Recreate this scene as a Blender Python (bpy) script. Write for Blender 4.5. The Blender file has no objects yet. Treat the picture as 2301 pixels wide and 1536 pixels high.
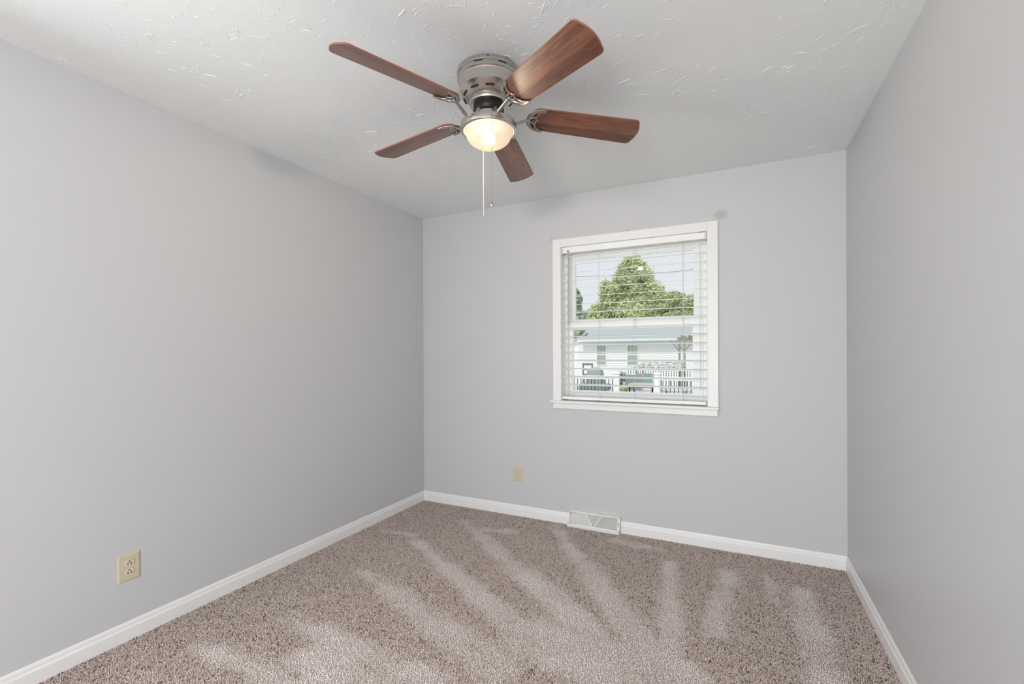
import bpy, bmesh, math, random
import numpy as np
from mathutils import Matrix, Vector

# ------------------------------------------------------------------ camera, sky, lights, exposure
scene = bpy.context.scene
COL = scene.collection
PI = math.pi
W, H, DEPTH = 3.0216, 2.44, 6.4            # room width, height, length (stretched to even the fill light)
CAM = Vector((2.4447, -3.2517, 1.2687))

cam_data = bpy.data.cameras.new('camera')
cam_data.sensor_width = 36.0
cam_data.lens = 36.0 * 1031.865 / 2301.0
cam_data.shift_y = (793.195 - 768.0) / 2301.0
cam_data.clip_start = 0.02
cam_data.clip_end = 300
cam = bpy.data.objects.new('camera', cam_data)
COL.objects.link(cam)
cam.matrix_world = (Matrix.Translation(CAM) @ Matrix.Rotation(0.45438, 4, 'Z')
                    @ Matrix.Rotation(PI / 2, 4, 'X') @ Matrix.Rotation(-0.00422, 4, 'Z'))
scene.camera = cam

scene.view_settings.view_transform = 'Standard'
scene.view_settings.look = 'None'
scene.view_settings.gamma = 1.0
scene.view_settings.exposure = 0.0
scene.view_settings.use_curve_mapping = False
scene.cycles.use_denoising = True
scene.cycles.max_bounces = 10
scene.cycles.diffuse_bounces = 6
scene.cycles.transparent_max_bounces = 24
scene.cycles.sample_clamp_indirect = 6.0
scene.cycles.caustics_reflective = False
scene.cycles.caustics_refractive = False

world = bpy.data.worlds.new('overcast_sky')
scene.world = world
world.use_nodes = True
bg = world.node_tree.nodes['Background']
bg.inputs[0].default_value = (0.82, 0.84, 0.89, 1)
bg.inputs[1].default_value = 1.0


def lamp(name, kind, energy, color, loc, rot=(0, 0, 0), **kw):
    d = bpy.data.lights.new(name, kind)
    d.energy = energy
    d.color = color
    for k, v in kw.items():
        setattr(d, k, v)
    o = bpy.data.objects.new(name, d)
    COL.objects.link(o)
    o.location = loc
    o.rotation_euler = rot
    return o


# veiled sun high behind the house; two unseen fill lights added behind the camera
lamp('sun', 'SUN', 2.1, (1.0, 0.98, 0.94), (0, -10, 20), (math.radians(32), 0, math.radians(-14)), angle=math.radians(12))
lamp('rear_fill_light', 'AREA', 124.0, (0.965, 0.985, 1.0), (2.43, -6.36, 1.02), (PI / 2 + .20, 0, 0), shape='RECTANGLE', size=1.0, size_y=1.95)
lamp('side_fill_light', 'AREA', 34.0, (0.955, 0.98, 1.0), (0.03, -3.55, 1.45), (PI / 2 - .15, 0, -PI / 2), shape='RECTANGLE', size=1.15, size_y=1.1)

# ------------------------------------------------------------------ helpers


def lin(r, g, b):
    f = lambda c: ((c / 255.0 + 0.055) / 1.055) ** 2.4 if c > 10 else c / 255.0 / 12.92
    return (f(r), f(g), f(b), 1.0)


class MB:
    """collects shapes, builds ONE mesh object"""

    def __init__(self):
        self.v, self.f, self.s = [], [], []

    def add(self, vs, fs, smooth=False):
        o = len(self.v)
        self.v += [tuple(p) for p in vs]
        self.f += [tuple(i + o for i in f) for f in fs]
        self.s += [smooth] * len(fs)
        return self

    def box(self, x0, x1, y0, y1, z0, z1, bev=0.0):
        if bev <= 0:
            vs = [(x, y, z) for x in (x0, x1) for y in (y0, y1) for z in (z0, z1)]
            fs = [(0, 1, 3, 2), (4, 6, 7, 5), (0, 4, 5, 1), (2, 3, 7, 6), (0, 2, 6, 4), (1, 5, 7, 3)]
            return self.add(vs, fs)
        bm = bmesh.new()
        bmesh.ops.create_cube(bm, size=1.0)
        for v in bm.verts:
            v.co = Vector(((x0 + x1) / 2 + v.co.x * (x1 - x0), (y0 + y1) / 2 + v.co.y * (y1 - y0), (z0 + z1) / 2 + v.co.z * (z1 - z0)))
        bmesh.ops.bevel(bm, geom=bm.edges[:], offset=bev, segments=2, affect='EDGES', profile=0.5)
        bm.verts.index_update()
        self.add([v.co[:] for v in bm.verts], [[v.index for v in f.verts] for f in bm.faces])
        bm.free()
        return self

    def prism(self, poly, mapf, t0, t1, smooth=False):
        """poly: 2D outline, mapf(a, b, t) -> 3D"""
        n = len(poly)
        vs = [mapf(a, b, t0) for a, b in poly] + [mapf(a, b, t1) for a, b in poly]
        fs = [(i, (i + 1) % n, n + (i + 1) % n, n + i) for i in range(n)]
        fs += [tuple(range(n))[::-1], tuple(range(n, 2 * n))]
        return self.add(vs, fs, smooth)

    def tube(self, path, rad, seg=8, flat=1.0, up=None, cap=True):
        """path of points; rad number or list; flat squashes along the 'up' normal"""
        P = [Vector(p) for p in path]
        n = len(P)
        R = rad if isinstance(rad, (list, tuple)) else [rad] * n
        vs = []
        nrm = None
        for i in range(n):
            t = (P[min(i + 1, n - 1)] - P[max(i - 1, 0)]).normalized()
            if up is not None:
                nn = Vector(up)
                nn = (nn - t * nn.dot(t))
                if nn.length < 1e-5:
                    nn = t.orthogonal()
                nn.normalize()
            else:
                nn = t.orthogonal().normalized() if nrm is None else (nrm - t * nrm.dot(t)).normalized()
            nrm = nn
            b = t.cross(nn)
            for k in range(seg):
                a = 2 * PI * k / seg
                vs.append(P[i] + (nn * math.sin(a) * flat + b * math.cos(a)) * R[i])
        fs = []
        for i in range(n - 1):
            for k in range(seg):
                fs.append((i * seg + k, i * seg + (k + 1) % seg, (i + 1) * seg + (k + 1) % seg, (i + 1) * seg + k))
        if cap:
            fs.append(tuple(range(seg))[::-1])
            fs.append(tuple((n - 1) * seg + k for k in range(seg)))
        return self.add(vs, fs, True)

    def lathe(self, prof, seg=48, c=(0, 0, 0), smooth=True):
        n = len(prof)
        vs = []
        for r, z in prof:
            for k in range(seg):
                a = 2 * PI * k / seg
                vs.append((c[0] + r * math.cos(a), c[1] + r * math.sin(a), c[2] + z))
        fs = []
        for i in range(n - 1):
            for k in range(seg):
                fs.append((i * seg + k, i * seg + (k + 1) % seg, (i + 1) * seg + (k + 1) % seg, (i + 1) * seg + k))
        return self.add(vs, fs, smooth)

    def build(self, name, mat, parent=None, loc=None, fix=True):
        me = bpy.data.meshes.new(name)
        me.from_pydata(self.v, [], self.f)
        me.polygons.foreach_set('use_smooth', self.s)
        if fix:
            bm = bmesh.new()
            bm.from_mesh(me)
            bmesh.ops.recalc_face_normals(bm, faces=bm.faces[:])
            bm.to_mesh(me)
            bm.free()
        if any(self.s):
            try:
                me.set_sharp_from_angle(angle=math.radians(38))
            except Exception:
                pass
        me.materials.append(mat)
        o = bpy.data.objects.new(name, me)
        COL.objects.link(o)
        if parent is not None:
            o.parent = parent
        if loc is not None:
            o.location = loc
        return o


def tag(o, label, cat, group=None, kind=None):
    o['label'] = label
    o['category'] = cat
    if group:
        o['group'] = group
    if kind:
        o['kind'] = kind
    return o


def struct(o):
    o['kind'] = 'structure'
    return o


def thing(name, label, cat, loc=(0, 0, 0), group=None):
    o = bpy.data.objects.new(name, None)
    o.empty_display_size = 0.1
    COL.objects.link(o)
    o.location = loc
    return tag(o, label, cat, group)


def copy_tree(o, parent=None):
    c = o.copy()
    COL.objects.link(c)
    if parent is not None:
        c.parent = parent
    for ch in list(o.children):
        copy_tree(ch, c)
    return c


# ------------------------------------------------------------------ materials

def mat(name, color, rough=0.5, metal=0.0, spec=0.5, **kw):
    m = bpy.data.materials.new(name)
    m.use_nodes = True
    b = m.node_tree.nodes['Principled BSDF']
    b.inputs['Base Color'].default_value = color
    b.inputs['Roughness'].default_value = rough
    b.inputs['Metallic'].default_value = metal
    b.inputs['Specular IOR Level'].default_value = spec
    for k, v in kw.items():
        b.inputs[k].default_value = v
    return m


def nodes(m):
    nt = m.node_tree
    return nt, nt.nodes, nt.links, nt.nodes['Principled BSDF']


def noise_bump(m, scale, strength, dist=0.002, detail=4.0, coord='Object', stretch=None):
    nt, N, L, b = nodes(m)
    tc = N.new('ShaderNodeTexCoord')
    nz = N.new('ShaderNodeTexNoise')
    nz.inputs['Scale'].default_value = scale
    nz.inputs['Detail'].default_value = detail
    src = tc.outputs[coord]
    if stretch:
        mp = N.new('ShaderNodeMapping')
        mp.inputs['Scale'].default_value = stretch
        L.new(src, mp.inputs['Vector'])
        src = mp.outputs['Vector']
    L.new(src, nz.inputs['Vector'])
    bp = N.new('ShaderNodeBump')
    bp.inputs['Strength'].default_value = strength
    bp.inputs['Distance'].default_value = dist
    L.new(nz.outputs['Fac'], bp.inputs['Height'])
    L.new(bp.outputs['Normal'], b.inputs['Normal'])
    return nz


def tint_noise(m, c0, c1, scale, detail=3.0, stretch=None, lo=0.35, hi=0.65):
    nt, N, L, b = nodes(m)
    tc = N.new('ShaderNodeTexCoord')
    nz = N.new('ShaderNodeTexNoise')
    nz.inputs['Scale'].default_value = scale
    nz.inputs['Detail'].default_value = detail
    src = tc.outputs['Object']
    if stretch:
        mp = N.new('ShaderNodeMapping')
        mp.inputs['Scale'].default_value = stretch
        L.new(src, mp.inputs['Vector'])
        src = mp.outputs['Vector']
    L.new(src, nz.inputs['Vector'])
    cr = N.new('ShaderNodeValToRGB')
    cr.color_ramp.elements[0].position = lo
    cr.color_ramp.elements[0].color = c0
    cr.color_ramp.elements[1].position = hi
    cr.color_ramp.elements[1].color = c1
    L.new(nz.outputs['Fac'], cr.inputs['Fac'])
    L.new(cr.outputs['Color'], b.inputs['Base Color'])
    return cr


WALL_COL = lin(199, 200, 202)
M_wall = mat('grey_wall_paint', WALL_COL, 0.55, spec=0.3)
noise_bump(M_wall, 180, 0.06, 0.002)
M_wall_right = mat('grey_wall_paint_satin', WALL_COL, 0.42, spec=0.35)
noise_bump(M_wall_right, 160, 0.06, 0.002)
# back wall: same paint plus an uneven touch-up patch above the casing corner and a small yellow scuff
M_wall_back = mat('grey_wall_paint_touched_up', WALL_COL, 0.55, spec=0.3)
noise_bump(M_wall_back, 180, 0.06, 0.002)


def spot(m, spots):
    nt, N, L, b = nodes(m)
    geo = N.new('ShaderNodeNewGeometry')
    nz = N.new('ShaderNodeTexNoise')
    nz.inputs['Scale'].default_value = 22
    L.new(geo.outputs['Position'], nz.inputs['Vector'])
    prev = None
    for (p, rx, rz, col, amt) in spots:
        sub = N.new('ShaderNodeVectorMath'); sub.operation = 'SUBTRACT'
        sub.inputs[1].default_value = p
        L.new(geo.outputs['Position'], sub.inputs[0])
        sc = N.new('ShaderNodeVectorMath'); sc.operation = 'MULTIPLY'
        sc.inputs[1].default_value = (1 / rx, 0, 1 / rz)
        L.new(sub.outputs[0], sc.inputs[0])
        ln = N.new('ShaderNodeVectorMath'); ln.operation = 'LENGTH'
        L.new(sc.outputs[0], ln.inputs[0])
        ad = N.new('ShaderNodeMath'); ad.operation = 'ADD'
        L.new(ln.outputs['Value'], ad.inputs[0])
        L.new(nz.outputs['Fac'], ad.inputs[1])
        mr = N.new('ShaderNodeMapRange')
        mr.inputs['From Min'].default_value = 1.55
        mr.inputs['From Max'].default_value = 1.1
        mr.inputs['To Max'].default_value = amt
        L.new(ad.outputs[0], mr.inputs['Value'])
        mx = N.new('ShaderNodeMix'); mx.data_type = 'RGBA'
        L.new(mr.outputs['Result'], mx.inputs['Factor'])
        if prev is None:
            mx.inputs['A'].default_value = WALL_COL
        else:
            L.new(prev, mx.inputs['A'])
        mx.inputs['B'].default_value = col
        prev = mx.outputs['Result']
    L.new(prev, b.inputs['Base Color'])


spot(M_wall_back, [((2.36, 0, 2.155), 0.045, 0.035, lin(181, 181, 183), 1.0),
                   ((1.765, 0, 2.125), 0.018, 0.012, lin(190, 184, 140), 0.8),
                   ((1.19, 0, 2.13), 0.02, 0.03, lin(190, 190, 191), 0.8)])

M_ceil = mat('white_ceiling_paint', lin(232, 235, 235), 0.8, spec=0.2)
noise_bump(M_ceil, 38, 0.16, 0.004, detail=5)
M_trim = mat('white_semigloss_trim', lin(233, 233, 232), 0.35, spec=0.45)
M_vinyl = mat('white_vinyl', lin(238, 240, 240), 0.4, spec=0.4)
M_blind = mat('white_faux_wood', lin(240, 241, 239), 0.42, spec=0.4)
M_cord = mat('white_cord', lin(205, 207, 204), 0.8)
M_chrome_dark = mat('dark_bracket_metal', lin(60, 58, 54), 0.45, 0.6)
M_ivory = mat('ivory_plastic', lin(203, 194, 168), 0.38, spec=0.45)
M_ivory_face = mat('ivory_receptacle', lin(210, 202, 180), 0.35, spec=0.45)
M_hole = mat('dark_slot', lin(38, 30, 24), 0.8)
M_vent = mat('white_enamel', lin(224, 224, 221), 0.35, spec=0.5)
M_vent_in = mat('grey_duct_shadow_metal', lin(178, 178, 175), 0.6)

M_nickel = mat('brushed_nickel', (0.60, 0.57, 0.53, 1), 0.26, 1.0, **{'Anisotropic': 0.75})
_tg = M_nickel.node_tree.nodes.new('ShaderNodeTangent'); _tg.direction_type = 'RADIAL'; _tg.axis = 'Z'
M_nickel.node_tree.links.new(_tg.outputs[0], M_nickel.node_tree.nodes['Principled BSDF'].inputs['Tangent'])
noise_bump(M_nickel, 60, 0.04, 0.001, stretch=(1, 1, 14))
M_antique = mat('antique_nickel', (0.42, 0.39, 0.35, 1), 0.33, 1.0)
M_motor = mat('black_motor', lin(28, 24, 22), 0.45, 0.3)
M_bowl = bpy.data.materials.new('frosted_glass_bowl')
M_bulb = None


def wood():
    m = mat('walnut_blade', lin(104, 60, 42), 0.33, spec=0.5, **{'Coat Weight': 0.55, 'Coat Roughness': 0.28})
    nt, N, L, b = nodes(m)
    tc = N.new('ShaderNodeTexCoord')
    oi = N.new('ShaderNodeObjectInfo')
    off = N.new('ShaderNodeVectorMath'); off.operation = 'ADD'
    mulr = N.new('ShaderNodeVectorMath'); mulr.operation = 'SCALE'
    mulr.inputs[0].default_value = (7.0, 0.0, 3.0)
    L.new(oi.outputs['Random'], mulr.inputs['Scale'])
    L.new(tc.outputs['Object'], off.inputs[0])
    L.new(mulr.outputs[0], off.inputs[1])
    mp = N.new('ShaderNodeMapping'); mp.inputs['Scale'].default_value = (2.2, 26, 1)
    L.new(off.outputs[0], mp.inputs['Vector'])
    nz = N.new('ShaderNodeTexNoise'); nz.inputs['Scale'].default_value = 2.2; nz.inputs['Detail'].default_value = 7
    nz.inputs['Distortion'].default_value = 1.6
    L.new(mp.outputs['Vector'], nz.inputs['Vector'])
    cr = N.new('ShaderNodeValToRGB')
    cr.color_ramp.elements[0].position = 0.3; cr.color_ramp.elements[0].color = lin(84, 46, 33)
    cr.color_ramp.elements[1].position = 0.72; cr.color_ramp.elements[1].color = lin(130, 82, 60)
    L.new(nz.outputs['Fac'], cr.inputs['Fac'])
    # plank bands across the blade
    sep = N.new('ShaderNodeSeparateXYZ'); L.new(tc.outputs['Object'], sep.inputs[0])
    st = N.new('ShaderNodeMath'); st.operation = 'GREATER_THAN'; st.inputs[1].default_value = 0.016
    L.new(sep.outputs['Y'], st.inputs[0])
    mx = N.new('ShaderNodeMix'); mx.data_type = 'RGBA'; mx.blend_type = 'MULTIPLY'
    mx.inputs['B'].default_value = (0.60, 0.57, 0.56, 1)
    L.new(st.outputs[0], mx.inputs['Factor'])
    L.new(cr.outputs['Color'], mx.inputs['A'])
    L.new(mx.outputs['Result'], b.inputs['Base Color'])
    return m


M_wood = wood()
M_wood_edge = mat('blade_edge_band', lin(150, 92, 72), 0.4)


def bowl_nodes(m):
    m.use_nodes = True
    nt = m.node_tree
    N, L = nt.nodes, nt.links
    N.clear()
    out = N.new('ShaderNodeOutputMaterial')
    tl = N.new('ShaderNodeBsdfTranslucent'); tl.inputs[0].default_value = (0.00035, 0.0003, 0.0002, 1)
    rf = N.new('ShaderNodeBsdfRefraction'); rf.inputs['Color'].default_value = (0.0030, 0.0026, 0.0020, 1)
    rf.inputs['Roughness'].default_value = 0.5; rf.inputs['IOR'].default_value = 1.04
    tr = N.new('ShaderNodeBsdfTransparent'); tr.inputs[0].default_value = (1.0, 0.93, 0.80, 1)
    df = N.new('ShaderNodeBsdfDiffuse'); df.inputs[0].default_value = (0.55, 0.49, 0.40, 1)
    # the inner face of the frosted shell does not scatter back into the bowl
    gm = N.new('ShaderNodeNewGeometry')
    blk = N.new('ShaderNodeBsdfDiffuse'); blk.inputs[0].default_value = (0.002, 0.002, 0.002, 1)
    dmx = N.new('ShaderNodeMixShader')
    L.new(gm.outputs['Backfacing'], dmx.inputs[0]); L.new(df.outputs[0], dmx.inputs[1]); L.new(blk.outputs[0], dmx.inputs[2])
    df = dmx
    gl = N.new('ShaderNodeBsdfGlossy'); gl.inputs['Roughness'].default_value = 0.25
    a1 = N.new('ShaderNodeAddShader')
    a2 = N.new('ShaderNodeAddShader')
    m1 = N.new('ShaderNodeMixShader'); m1.inputs[0].default_value = 0.86
    L.new(tr.outputs[0], m1.inputs[1]); L.new(df.outputs[0], m1.inputs[2])
    L.new(m1.outputs[0], a1.inputs[0]); L.new(tl.outputs[0], a1.inputs[1])
    L.new(a1.outputs[0], a2.inputs[0]); L.new(rf.outputs[0], a2.inputs[1])
    em = N.new('ShaderNodeEmission'); em.inputs[0].default_value = (1.0, 0.74, 0.47, 1); em.inputs[1].default_value = 0.46
    a3 = N.new('ShaderNodeAddShader')
    L.new(a2.outputs[0], a3.inputs[0]); L.new(em.outputs[0], a3.inputs[1])
    a2 = a3
    m2 = N.new('ShaderNodeMixShader'); m2.inputs[0].default_value = 0.05
    L.new(a2.outputs[0], m2.inputs[1]); L.new(gl.outputs[0], m2.inputs[2])
    L.new(m2.outputs[0], out.inputs[0])


bowl_nodes(M_bowl)


def glass_mat():
    m = bpy.data.materials.new('window_glass')
    m.use_nodes = True
    N, L = m.node_tree.nodes, m.node_tree.links
    N.clear()
    out = N.new('ShaderNodeOutputMaterial')
    tr = N.new('ShaderNodeBsdfTransparent'); tr.inputs[0].default_value = (0.97, 0.985, 0.98, 1)
    gl = N.new('ShaderNodeBsdfGlossy'); gl.inputs['Roughness'].default_value = 0.03
    mx = N.new('ShaderNodeMixShader'); mx.inputs[0].default_value = 0.013
    L.new(tr.outputs[0], mx.inputs[1]); L.new(gl.outputs[0], mx.inputs[2])
    L.new(mx.outputs[0], out.inputs[0])
    return m


M_glass = glass_mat()

# ------------------------------------------------------------------ room shell
T = 0.14
# floor slab (carpet backing) and pile
fl = struct(MB().box(-T, W + T, -DEPTH - T, T, -0.25, -0.006).build('floor', mat('carpet_backing', lin(200, 182, 174), 0.95, spec=0.05)))
struct(MB().box(-T, W + T, -DEPTH - 1.2, T, H, H + 0.2).build('ceiling', M_ceil))  # slab runs past the rear wall as an added sun-blocking overhang
SY0, SY1, SZ0, SZ1 = -4.15, -2.95, .88, 2.02      # added window opening for the side fill light
wl = MB()
wl.box(-T, 0, SY1, T, -0.25, H).box(-T, 0, -DEPTH - T, SY0, -0.25, H).box(-T, 0, SY0, SY1, -0.25, SZ0).box(-T, 0, SY0, SY1, SZ1, H)
struct(wl.build('wall_left', M_wall))
struct(MB().box(W, W + T, -DEPTH - T, T, -0.25, H).build('wall_right', M_wall_right))
OX0, OX1, OZ0, OZ1 = 1.266, 2.281, 0.897, 2.064
wb = MB()
wb.box(0, OX0, 0, T, -0.25, H).box(OX1, W, 0, T, -0.25, H).box(OX0, OX1, 0, T, -0.25, OZ0).box(OX0, OX1, 0, T, OZ1, H)
struct(wb.build('wall_back', M_wall_back))
FX0, FX1, FZ1 = 1.90, 2.96, 2.05                # added doorway opening for the rear fill light
wf = MB()
y0, y1 = -DEPTH - T, -DEPTH
wf.box(0, FX0, y0, y1, -0.25, H).box(FX1, W, y0, y1, -0.25, H).box(FX0, FX1, y0, y1, FZ1, H)
struct(wf.build('wall_front', M_wall))
struct(MB().box(FX0, FX1, y0 - .04, y0 - .002, -.006, FZ1).build('added_door_1', mat('added_door_white', lin(222, 222, 220), .45)))  # added door, closes the opening behind the rear fill light
w2 = bpy.data.objects.new('added_window_2', None); COL.objects.link(w2); struct(w2)  # added unseen window around the side fill light
w2.location = (-.07, (SY0 + SY1) / 2, SZ0)
m = MB()
hy_, hz_ = (SY1 - SY0) / 2, SZ1 - SZ0
for (a, b_, c, d) in ((-hy_, -hy_ + .05, 0, hz_), (hy_ - .05, hy_, 0, hz_), (-hy_, hy_, 0, .05), (-hy_, hy_, hz_ - .05, hz_), (-hy_, hy_, hz_ * .5 - .02, hz_ * .5 + .02)):
    m.box(-.03, .03, a, b_, c, d)
m.build('window_frame', M_vinyl, w2)
MB().box(-.003, .003, -hy_ + .05, hy_ - .05, .05, hz_ - .05).build('pane', M_glass, w2)

# baseboards with a stepped, eased top
BB = [(0, 0), (.0125, 0), (.0125, .052), (.0105, .0565), (.0085, .060), (.0075, .071), (.0055, .077), (.003, .081), (0, .081)]
BB = [(a, b_ - (0.006 if b_ == 0 else 0)) for a, b_ in BB]
VX0, VX1 = 1.3255, 1.7065                       # floor register gap in the back baseboard
bl = MB().prism(BB, lambda a, b_, t: (a, t, b_), -DEPTH, 0.0)
struct(bl.build('baseboard_left', M_trim))
br = MB().prism(BB, lambda a, b_, t: (W - a, t, b_), -DEPTH, 0.0)
struct(br.build('baseboard_right', M_trim))
bk = MB().prism(BB, lambda a, b_, t: (t, -a, b_), 0.0, VX0 - .002).prism(BB, lambda a, b_, t: (t, -a, b_), VX1 + .002, W)
struct(bk.build('baseboard_back', M_trim))

# ------------------------------------------------------------------ ceiling: trowelled ridges
rng = np.random.default_rng(7)


def ridges(name, n, lmin, lmax, wid, hgt, seed):
    r = np.random.default_rng(seed)
    V, F = [], []
    K = 7
    npatch = max(1, n // 5)
    pc = np.c_[r.uniform(0.05, W - .05, npatch), -np.abs(r.beta(1.5, 1.1, npatch)) * 4.2 - .03]
    pa = r.normal(math.radians(-62), .55, npatch)
    # marks run roughly the same way, swinging with the trowel
    for i in range(n):
        j = i % npatch
        c = pc[j] + r.normal(0, .085, 2)
        if not (0.03 < c[0] < W - .03 and -DEPTH + .05 < c[1] < -.02):
            continue
        a = pa[j] + r.normal(0, .35)
        Ln = r.uniform(lmin, lmax)
        bend = r.normal(0, .7)
        w = wid * r.uniform(.6, 1.35)
        h = hgt * r.uniform(.5, 1.3)
        pts = []
        p = np.array(c)
        ang = a
        for k in range(K):
            pts.append(p.copy())
            ang += bend / K + r.normal(0, .16)
            p = p + np.array([math.cos(ang), math.sin(ang)]) * Ln / (K - 1)
        pts = np.clip(np.array(pts), [0.004, -DEPTH + .01], [W - .004, -.004])
        o = len(V)
        for k in range(K):
            t = pts[min(k + 1, K - 1)] - pts[max(k - 1, 0)]
            t = t / (np.linalg.norm(t) + 1e-9)
            nr = np.array([-t[1], t[0]])
            tp = math.sin(PI * (k + .35) / (K - .3)) ** .7
            q = pts[k]
            V.append((q[0] + nr[0] * w * tp, q[1] + nr[1] * w * tp, H + .0004))
            V.append((q[0] + nr[0] * w * .30 * tp, q[1] + nr[1] * w * .30 * tp, H - h * tp))
            V.append((q[0] - nr[0] * w * .15 * tp, q[1] - nr[1] * w * .15 * tp, H - h * .85 * tp))
            V.append((q[0] - nr[0] * w * .5 * tp, q[1] - nr[1] * w * .5 * tp, H + .0004))
        for k in range(K - 1):
            for e in range(3):
                F.append((o + 4 * k + e, o + 4 * k + 4 + e, o + 4 * k + 5 + e, o + 4 * k + 1 + e))
    return V, F


mbr = MB()
for args in ((520, .025, .075, .0058, .0018, 3), (4600, .008, .035, .0034, .0010, 11)):
    V, F = ridges('r', *args)
    mbr.add(V, F, True)
tex = mbr.build('ceiling_texture', M_ceil)
struct(tex)

# ------------------------------------------------------------------ carpet pile
def floor_pt(u, v):
    """where the sight line through a photograph pixel meets the floor (used to lay out the vacuum marks)"""
    f, hy, yaw = 1031.865, 793.195, 0.45438
    x = (u - 1150.5) / f
    z = -(v - hy) / f
    c, s = math.cos(yaw), math.sin(yaw)
    d = (c * x - s, s * x + c, z)
    t = -CAM.z / d[2]
    return (CAM.x + d[0] * t, CAM.y + d[1] * t)


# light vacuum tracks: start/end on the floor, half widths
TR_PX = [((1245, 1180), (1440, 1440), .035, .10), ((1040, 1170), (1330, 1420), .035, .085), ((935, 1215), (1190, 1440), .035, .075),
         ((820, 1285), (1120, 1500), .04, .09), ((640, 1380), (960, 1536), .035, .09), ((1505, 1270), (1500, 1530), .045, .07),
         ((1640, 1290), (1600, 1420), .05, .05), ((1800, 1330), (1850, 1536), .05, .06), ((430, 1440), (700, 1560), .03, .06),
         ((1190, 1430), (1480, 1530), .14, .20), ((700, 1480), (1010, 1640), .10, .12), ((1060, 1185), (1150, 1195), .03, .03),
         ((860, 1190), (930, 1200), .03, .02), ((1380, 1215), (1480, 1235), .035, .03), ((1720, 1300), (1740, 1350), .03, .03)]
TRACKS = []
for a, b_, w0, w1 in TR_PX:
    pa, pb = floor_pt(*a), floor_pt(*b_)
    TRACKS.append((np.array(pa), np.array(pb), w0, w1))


def vnoise(x, y, sc, seed):
    r = np.random.default_rng(seed)
    G = r.random((64, 64))
    xs, ys = x * sc + 17.3, y * sc + 31.7
    xi, yi = np.floor(xs).astype(int), np.floor(ys).astype(int)
    fx, fy = xs - xi, ys - yi
    fx, fy = fx * fx * (3 - 2 * fx), fy * fy * (3 - 2 * fy)
    g = lambda i, j: G[i % 64, j % 64]
    return (g(xi, yi) * (1 - fx) + g(xi + 1, yi) * fx) * (1 - fy) + (g(xi, yi + 1) * (1 - fx) + g(xi + 1, yi + 1) * fx) * fy


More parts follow.
